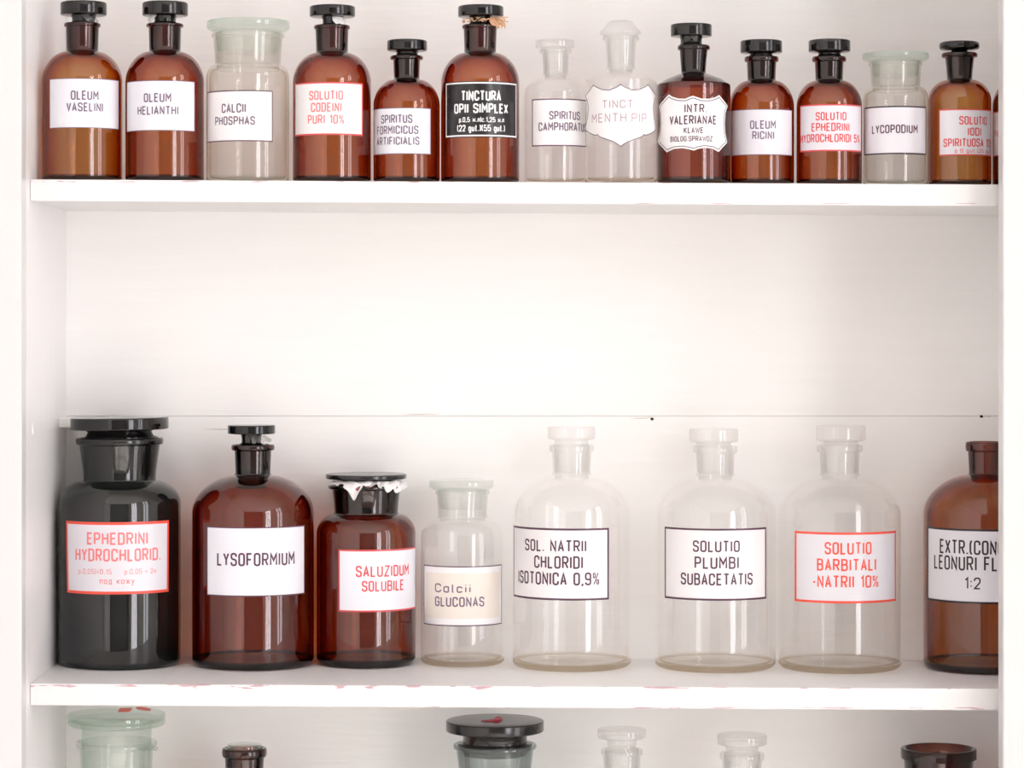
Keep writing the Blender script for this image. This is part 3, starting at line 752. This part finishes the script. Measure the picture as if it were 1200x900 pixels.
b = B('medicine_bottle', 'dark amber bottle with a scalloped white label of four points', 'bottle', TOP, 813, 43, 214, YT - .012, Z_TOP)
b.body(G_BROWN, 86.5, 101, 14, 16.2, 53.3, 59, 19, kind='cone', rb=5)
b.stopper(M_BLACK, 29, 43, 24, 12.5, -3, bev=1.2)
def shield_val():
    T_ = [(784, 109.5), (788, 112.5), (795, 115), (803, 115.5), (808, 113.5), (812, 112.2), (816, 113.5), (822, 115.5), (831, 115.5), (838, 113.5), (842.5, 110.5)]
    Rr = [(847, 115.5), (852.5, 122.5), (850, 131), (849.2, 143), (849.8, 155), (852, 165.5), (847, 171.5), (842, 177.5)]
    Bm = [(835, 174), (826, 173), (818, 174.5), (813, 176.5), (808, 175), (800, 173.5), (790, 174), (781.5, 177.5)]
    Lf = [(777, 172), (771.2, 164), (773.5, 154), (774.2, 143), (773.6, 131), (772.6, 122), (778, 115.5)]
    return T_ + Rr + Bm + Lf
b.label(771.2, 852.4, 110, 178, [('INTR.', 802, 828.2, 121.8, 132), ('VALERIANAE', 785, 839.4, 135, 145.6), ('KLAWE', 801.3, 824.3, 149, 156.2), ('BIOLOG.SPRAWDZ.', 785.8, 836.3, 159.3, 165.6)], M_PAPERW, M_INKP, M_INKP, .9, inset=2.0, outline=shield_val())

b = B('medicine_bottle', 'small amber bottle marked oleum ricini on the top shelf', 'bottle', TOP, 892.4, 38, 214, YT + .004, Z_TOP)
b.body(G_AMBER, 95, 125, 16.4, 17.2, 66.5, 73, 20)
b.stopper(M_BLACK, 48, 62.3, 24.4, 13, -.4, bev=1.5)
b.label(857.6, 927.8, 127.7, 181.5, [('OLEUM', 879, 909, 141, 151), ('RICINI', 881.6, 907.2, 153.7, 163.2)], M_PAPERG, M_INKG, M_INKG, .8)

b = B('medicine_bottle', 'small amber bottle with red lettered label ending in 5 percent', 'bottle', TOP, 971.6, 38.4, 214, YT + .003, Z_TOP)
b.body(G_AMBER, 95, 125, 16, 16.8, 66.5, 73, 20)
b.stopper(M_BLACK, 47.5, 61, 24.4, 13, .4, bev=1.5)
b.label(937.7, 1009, 122, 177, [('SOLUTIO', 956, 991.7, 131, 141), ('EPHEDRINI', 951.2, 995.3, 143.8, 153.8), ('HYDROCHLORIDI 5%', 938.4, 1006.8, 156.6, 166.6)], M_PAPERG, M_INKR, M_INKR, 1.6)

b = B('medicine_jar', 'dusty clear jar marked lycopodium with a pale greenish lid', 'jar', TOP, 1049.4, 38, 214.5, YT + .003, Z_TOP)
b.body(G_DUSTY, 103, 117, 28.5, 29.6, 73, 77.5, 31.2, 1.0, rb=5)
b.stopper(M_LIDG, 63, 72, 38.9, 26, .2, bev=1.2, name='lid', shape='taper', plug_to=90)
b.label(1013.4, 1085, 124, 180.6, [('LYCOPODIUM', 1022, 1075.2, 146, 156)], M_PAPERG, M_INKP, M_INKB, 1.6)

b = B('medicine_bottle', 'small amber bottle with red lettered label solutio iodi and lens shaped stopper', 'bottle', TOP, 1124.5, 36.6, 215, YT + .003, Z_TOP)
b.body(G_AMBERL, 94, 118, 14.6, 16.8, 62, 68, 21)
b.stopper(M_BLACK, 49.3, 58.6, 23.4, 9, -.3, bev=3.6, stem_flare=1.4)
b.label(1100.6, 1160.9, 127.7, 182, [('SOLUTIO', 1124, 1156, 136, 146), ('IODI', 1134, 1149.5, 149.4, 159), ('SPIRITUOSA 10%', 1105.7, 1161.05, 162, 172), ('p.8 gut.|25 gut.', 1119, 1160.2, 174, 178.8, .14)], M_PAPERG, M_INKR, M_INKR, 1.3)

b = B('medicine_bottle', 'dark bottle mostly hidden behind the cabinet stile on the top shelf', 'bottle', TOP, 1201, 38, 215, YT + .004, Z_TOP)
b.body(G_BROWN, 95, 125, 16, 16.8, 66.5, 73, 20)
b.stopper(M_BLACK, 48, 61, 24.4, 13, 0, bev=1.5)
b.label(1164.2, 1222, 129, 181.5, [('N', 1166.5, 1170, 150, 159)], M_PAPERG, M_INKR, M_INKR, 1.3)

# ---- middle shelf
def ym(Rpx): return .1935 - Rpx * 2.44 / F
b = B('medicine_jar', 'large near black jar with red bordered label beside the cabinet side wall', 'jar', MID, 140.3, 71.5, 777, ym(71.5), Z_MID)
b.body(G_DARK, 563, 590, 42, 47, 512.5, 521, 51, 1.25, rb=7, t=4, thick=7)
b.stopper(M_BLACK, 489, 503, 57.3, 37.5, 0, tilt=-.012, bev=1.6, stem_flare=1.06)
b.label(77.6, 197.8, 612, 696.6, [('EPHEDRINI', 102, 173.2, 624, 638.7), ('HYDROCHLORID.', 88.7, 188, 643, 658.2), ('p.0,05|<0,15', 92.4, 130.8, 667, 673.2, .11), ('p.0,05 < 2н', 146, 182.6, 667, 673.2, .11), ('под кожу', 117, 157.6, 677.3, 684.6, .13)], M_PAPERG, M_INKF, M_INKO, 3.2, skew=.0020)

b = B('medicine_bottle', 'large amber bottle with one word dark lettering, between black jar and amber jar', 'bottle', MID, 296.4, 71.5, 778, ym(71.5), Z_MID)
b.body(G_AMBER, 556.5, 601, 20.5, 21.5, 520.5, 528, 25.4, 1.25, rb=8, t=4, thick=7)
b.stopper(M_BLACK, 498, 508.3, 27.8, 11.5, -1.8, bev=1.2, plug_to=572)
b.liner(M_STOP, 13, 22, 510, 518, 0, 85, 4, 'film_liner')
b.label(242.6, 356.7, 618, 699.3, [('LYSOFORMIUM', 254.5, 345, 648, 663.6, .14)], M_PAPER, M_INKP, M_INKP, 1.3)

b = B('medicine_jar', 'squat amber jar with red lettered label and crumpled white paper under its lid', 'jar', MID, 429, 58.3, 777, ym(58.3), Z_MID)
b.body(G_AMBER, 602, 625, 37.3, 39.8, 567.5, 573, 44.6, 1.15, rb=9, t=4, thick=7)
b.stopper(M_BLACKT, 555.2, 560.8, 47.3, 33, 0, bev=1.4, name='lid', plug_to=600)
b.liner(M_LINER, 39, 44, 562.5, 567, -70, 90, 11, amp=.05)
b.liner(M_LINER, 43, 45.5, 564, 577, -32, -2, 12, amp=.05)
b.liner(M_LINER, 42, 47, 563, 573.5, 20, 88, 14, amp=.07)
b.label(396.7, 486.9, 644.4, 717.4, [('SALUZIDUM', 417, 478.6, 663, 676.3), ('SOLUBILE', 424, 472.8, 680.7, 693.4)], M_PAPER, M_INKR, M_INKR, 1.9, wt=.14)

def aged(sh, s, mats):
    mats.append(M_PAPERY)
    u0, u1 = s.u(499.5), s.u(585); v0, v1 = s.zf(725.5), s.zf(672)
    sh.fill([(u0, v1), (u0, v0), (u1, v0), (u1, v1)], .00020, 3)
b = B('medicine_jar', 'clear jar with yellowed handwritten label calcii gluconas', 'jar', MID, 542, 49.4, 776, ym(49.4), Z_MID)
b.body(G_CLEAR, 606.5, 628, 28.5, 30.2, 574, 579, 31.8, 1.15, rb=6, t=3.5, thick=6)
b.stopper(M_LIDC, 562.5, 574, 38, 24, -1.4, bev=1.5, name='lid', shape='taper', plug_to=596)
b.label(497, 587.7, 663.8, 734, [('Calcii', 510, 551.6, 684.3, 694.8, .15), ('GLUCONAS', 510, 567.3, 699.6, 711.3, .15)], M_PAPERW, M_INKG, M_INKP, 1.2, extra=aged)

b = B('medicine_bottle', 'large clear bottle marked sol. natrii chloridi isotonica', 'bottle', MID, 670, 69.8, 780, ym(69.8), Z_MID)
b.body(G_CLEAR, 556, 601, 22, 23, 521, 529.5, 26.2, 1.25, rb=7, t=4, thick=7)
b.stopper(M_STOP, 499.5, 514.8, 28, 19.5, -.4, bev=3, plug_to=553)
b.label(602.2, 713.4, 619.4, 703.8, [('SOL. NATRII', 615.6, 687.2, 633, 647), ('CHLORIDI', 626.2, 683.2, 651.8, 666.7), ('ISOTONICA 0,9%', 607.8, 702.3, 671, 686.2)], M_PAPERW, M_INKP, M_INKP, 2.3, wt=.14)

b = B('medicine_bottle', 'large clear bottle marked solutio plumbi subacetatis', 'bottle', MID, 838.2, 70.8, 780.5, ym(70.8), Z_MID)
b.body(G_CLEAR, 557, 602, 21.6, 22.6, 522, 531, 26, 1.25, rb=7, t=4, thick=7)
b.stopper(M_STOP, 502, 518, 28.6, 19.5, -1.8, bev=2.2, plug_to=554)
b.label(779.2, 897.6, 619.6, 704, [('SOLUTIO', 812, 866.8, 633.6, 647.2), ('PLUMBI', 814, 865.8, 652.5, 666.8), ('SUBACETATIS', 798, 881.8, 672, 686.2)], M_PAPERW, M_INKP, M_INKP, 2.2, wt=.14)

b = B('medicine_bottle', 'large clear bottle with orange red label solutio barbitali', 'bottle', MID, 984, 72, 782, ym(72), Z_MID)
b.body(G_CLEAR, 557, 602, 22.4, 23.5, 521, 530, 27, 1.25, rb=7, t=4, thick=7)
b.stopper(M_STOP, 498.5, 516.5, 29, 20, 1.4, bev=2.5, plug_to=554)
b.label(931.6, 1049.6, 624, 707.2, [('SOLUTIO', 966.4, 1021.2, 635.4, 650), ('BARBITALI', 957.5, 1026.6, 655, 669.3), ('-NATRII 10%', 952.2, 1029.4, 674.5, 689.2)], M_PAPERG, M_INKO, M_INKO, 2.7, wt=.14)

b = B('medicine_bottle', 'large open amber bottle without stopper, partly behind the cabinet stile', 'bottle', MID, 1154, 71.5, 782, ym(71.5), Z_MID)
b.body(G_AMBERL, 556, 604, 18.3, 19.5, 517.5, 529, 22.5, 1.25, rb=8, t=4, thick=7)
b.label(1087.3, 1205, 620.5, 708, [('EXTR.(CONC)', 1101.5, 1182, 633.6, 650.7), ('LEONURI FLUID', 1095, 1191.5, 652.5, 669.6), ('1:2', 1130.7, 1149.3, 677, 691)], M_PAPERG, M_INKB, M_INKB, 2.4, wt=.13)

# ---- bottom shelf (only necks and lids reach into the picture)
YL = .115
def low(name, label, cat, c, R, yc=YL): return B(name, label, cat, LOW, c, R, 1130, yc, Z_LOW)

b = low('medicine_jar', 'clear jar with thick green edged glass lid carrying two orange red dabs', 'jar', 136.5, 66)
b.body(G_GREENISH, 921, 950, 41, 43, 868, 875, 47.5, 1.2, rb=7, t=4, thick=7)
P = lambda hw, y: (b.r(hw), b.z(y))
lid = b.stopper(M_LIDG, 836, 842.8, 57, 41, 0, bev=1.2, name='lid', plug_to=905)
lathe('lid_rim', [P(0, 843.1), P(56, 843.1), P(57, 844.2), P(57, 847.2), P(55.5, 849), P(41.2, 850.5), P(41.2, 843.1 + .01)][:6] + [P(0, 850.5)], M_LIDG, b.t)
def dab(b, mat, pts, y):
    V = [(b.r(px), -b.r(d), b.z(y) + .0003) for px, d in pts]; n = len(V)
    V += [(x, yy, z - .0003) for x, yy, z in V]
    mesh_obj('paint_dab', V, [tuple(range(n))] + [(i, (i + 1) % n, n + (i + 1) % n, n + i) for i in range(n)], mat, b.t, fix=True)
dab(b, M_RED, [(-1, -42), (-.5, -14), (9, -12), (14, -17), (13, -42)], 835.8)
dab(b, M_RED, [(16, -52), (20, -38), (29, -27), (37, -25), (36, -33), (29, -46), (22, -53)], 835.8)
b.liner(M_LIDG, 43, 52, 871, 876, 40, 75, 21, 'chipped_flange', .02)

b = low('medicine_bottle', 'dark brown bottle neck with a green glass disc on its mouth', 'bottle', 286.5, 60)
b.body(G_BROWN, 917, 957, 21.5, 23, 876, 887, 26.3, 1.25, rb=7, t=4, thick=7)
b.stopper(M_LIDG, 872, 877, 20, 17, 0, bev=1.2, plug_to=896)

b = low('medicine_jar', 'grey green jar under a black lid marked with a crimson dab', 'jar', 580, 66)
b.body(G_FOG, 921, 950, 41, 45.5, 871.5, 877, 48.8, 1.2, rb=7, t=3.5, thick=7)
b.stopper(M_BLACKT, 844, 856.5, 57.4, 37.5, 0, bev=1.6, name='lid', plug_to=884)
rg = random.Random(9)
def wax(b):
    pts = [(-17, 8), (-10, 0), (-2, -8), (2, -20), (7, -18), (9, -4), (6, 10), (0, 18), (-6, 14), (-13, 16)]
    V = [(b.r(x), -b.r(d), b.z(843.7)) for x, d in pts] + [(b.r(x * .8 + .5), -b.r(d * .8), b.z(841.8 if x > -2 else 843.1)) for x, d in pts]
    n = len(pts)
    mesh_obj('wax_dab', V, [tuple(range(n, 2 * n))] + [(i, (i + 1) % n, n + (i + 1) % n, n + i) for i in range(n)], M_REDP, b.t, fix=True)
wax(b)

b = low('medicine_bottle', 'clear bottle neck with flat glass stopper, next to the black lidded jar', 'bottle', 728.7, 62)
b.body(G_CLEAR, 912, 955, 21, 22, 877.5, 884, 24.5, 1.25, rb=7, t=4, thick=7)
b.stopper(M_STOP, 854, 864.5, 28.4, 17, 0, bev=1.6, plug_to=909)

b = low('medicine_bottle', 'clear bottle neck with thick glass stopper, next to the open brown jar', 'bottle', 869.5, 62)
b.body(G_CLEAR, 920, 962, 22, 23.5, 882, 890, 26.2, 1.25, rb=7, t=4, thick=7)
b.stopper(M_STOP, 860.5, 872, 29, 19, 0, bev=1.6, plug_to=916)

b = low('medicine_jar', 'open brown glass jar with a thick rim and no lid', 'jar', 1100, 52)
b.body(G_BROWN, 926, 945, 38.5, 40.5, 876.5, 889, 44, 1.2, rb=7, t=3.5, thick=7, plain=True)
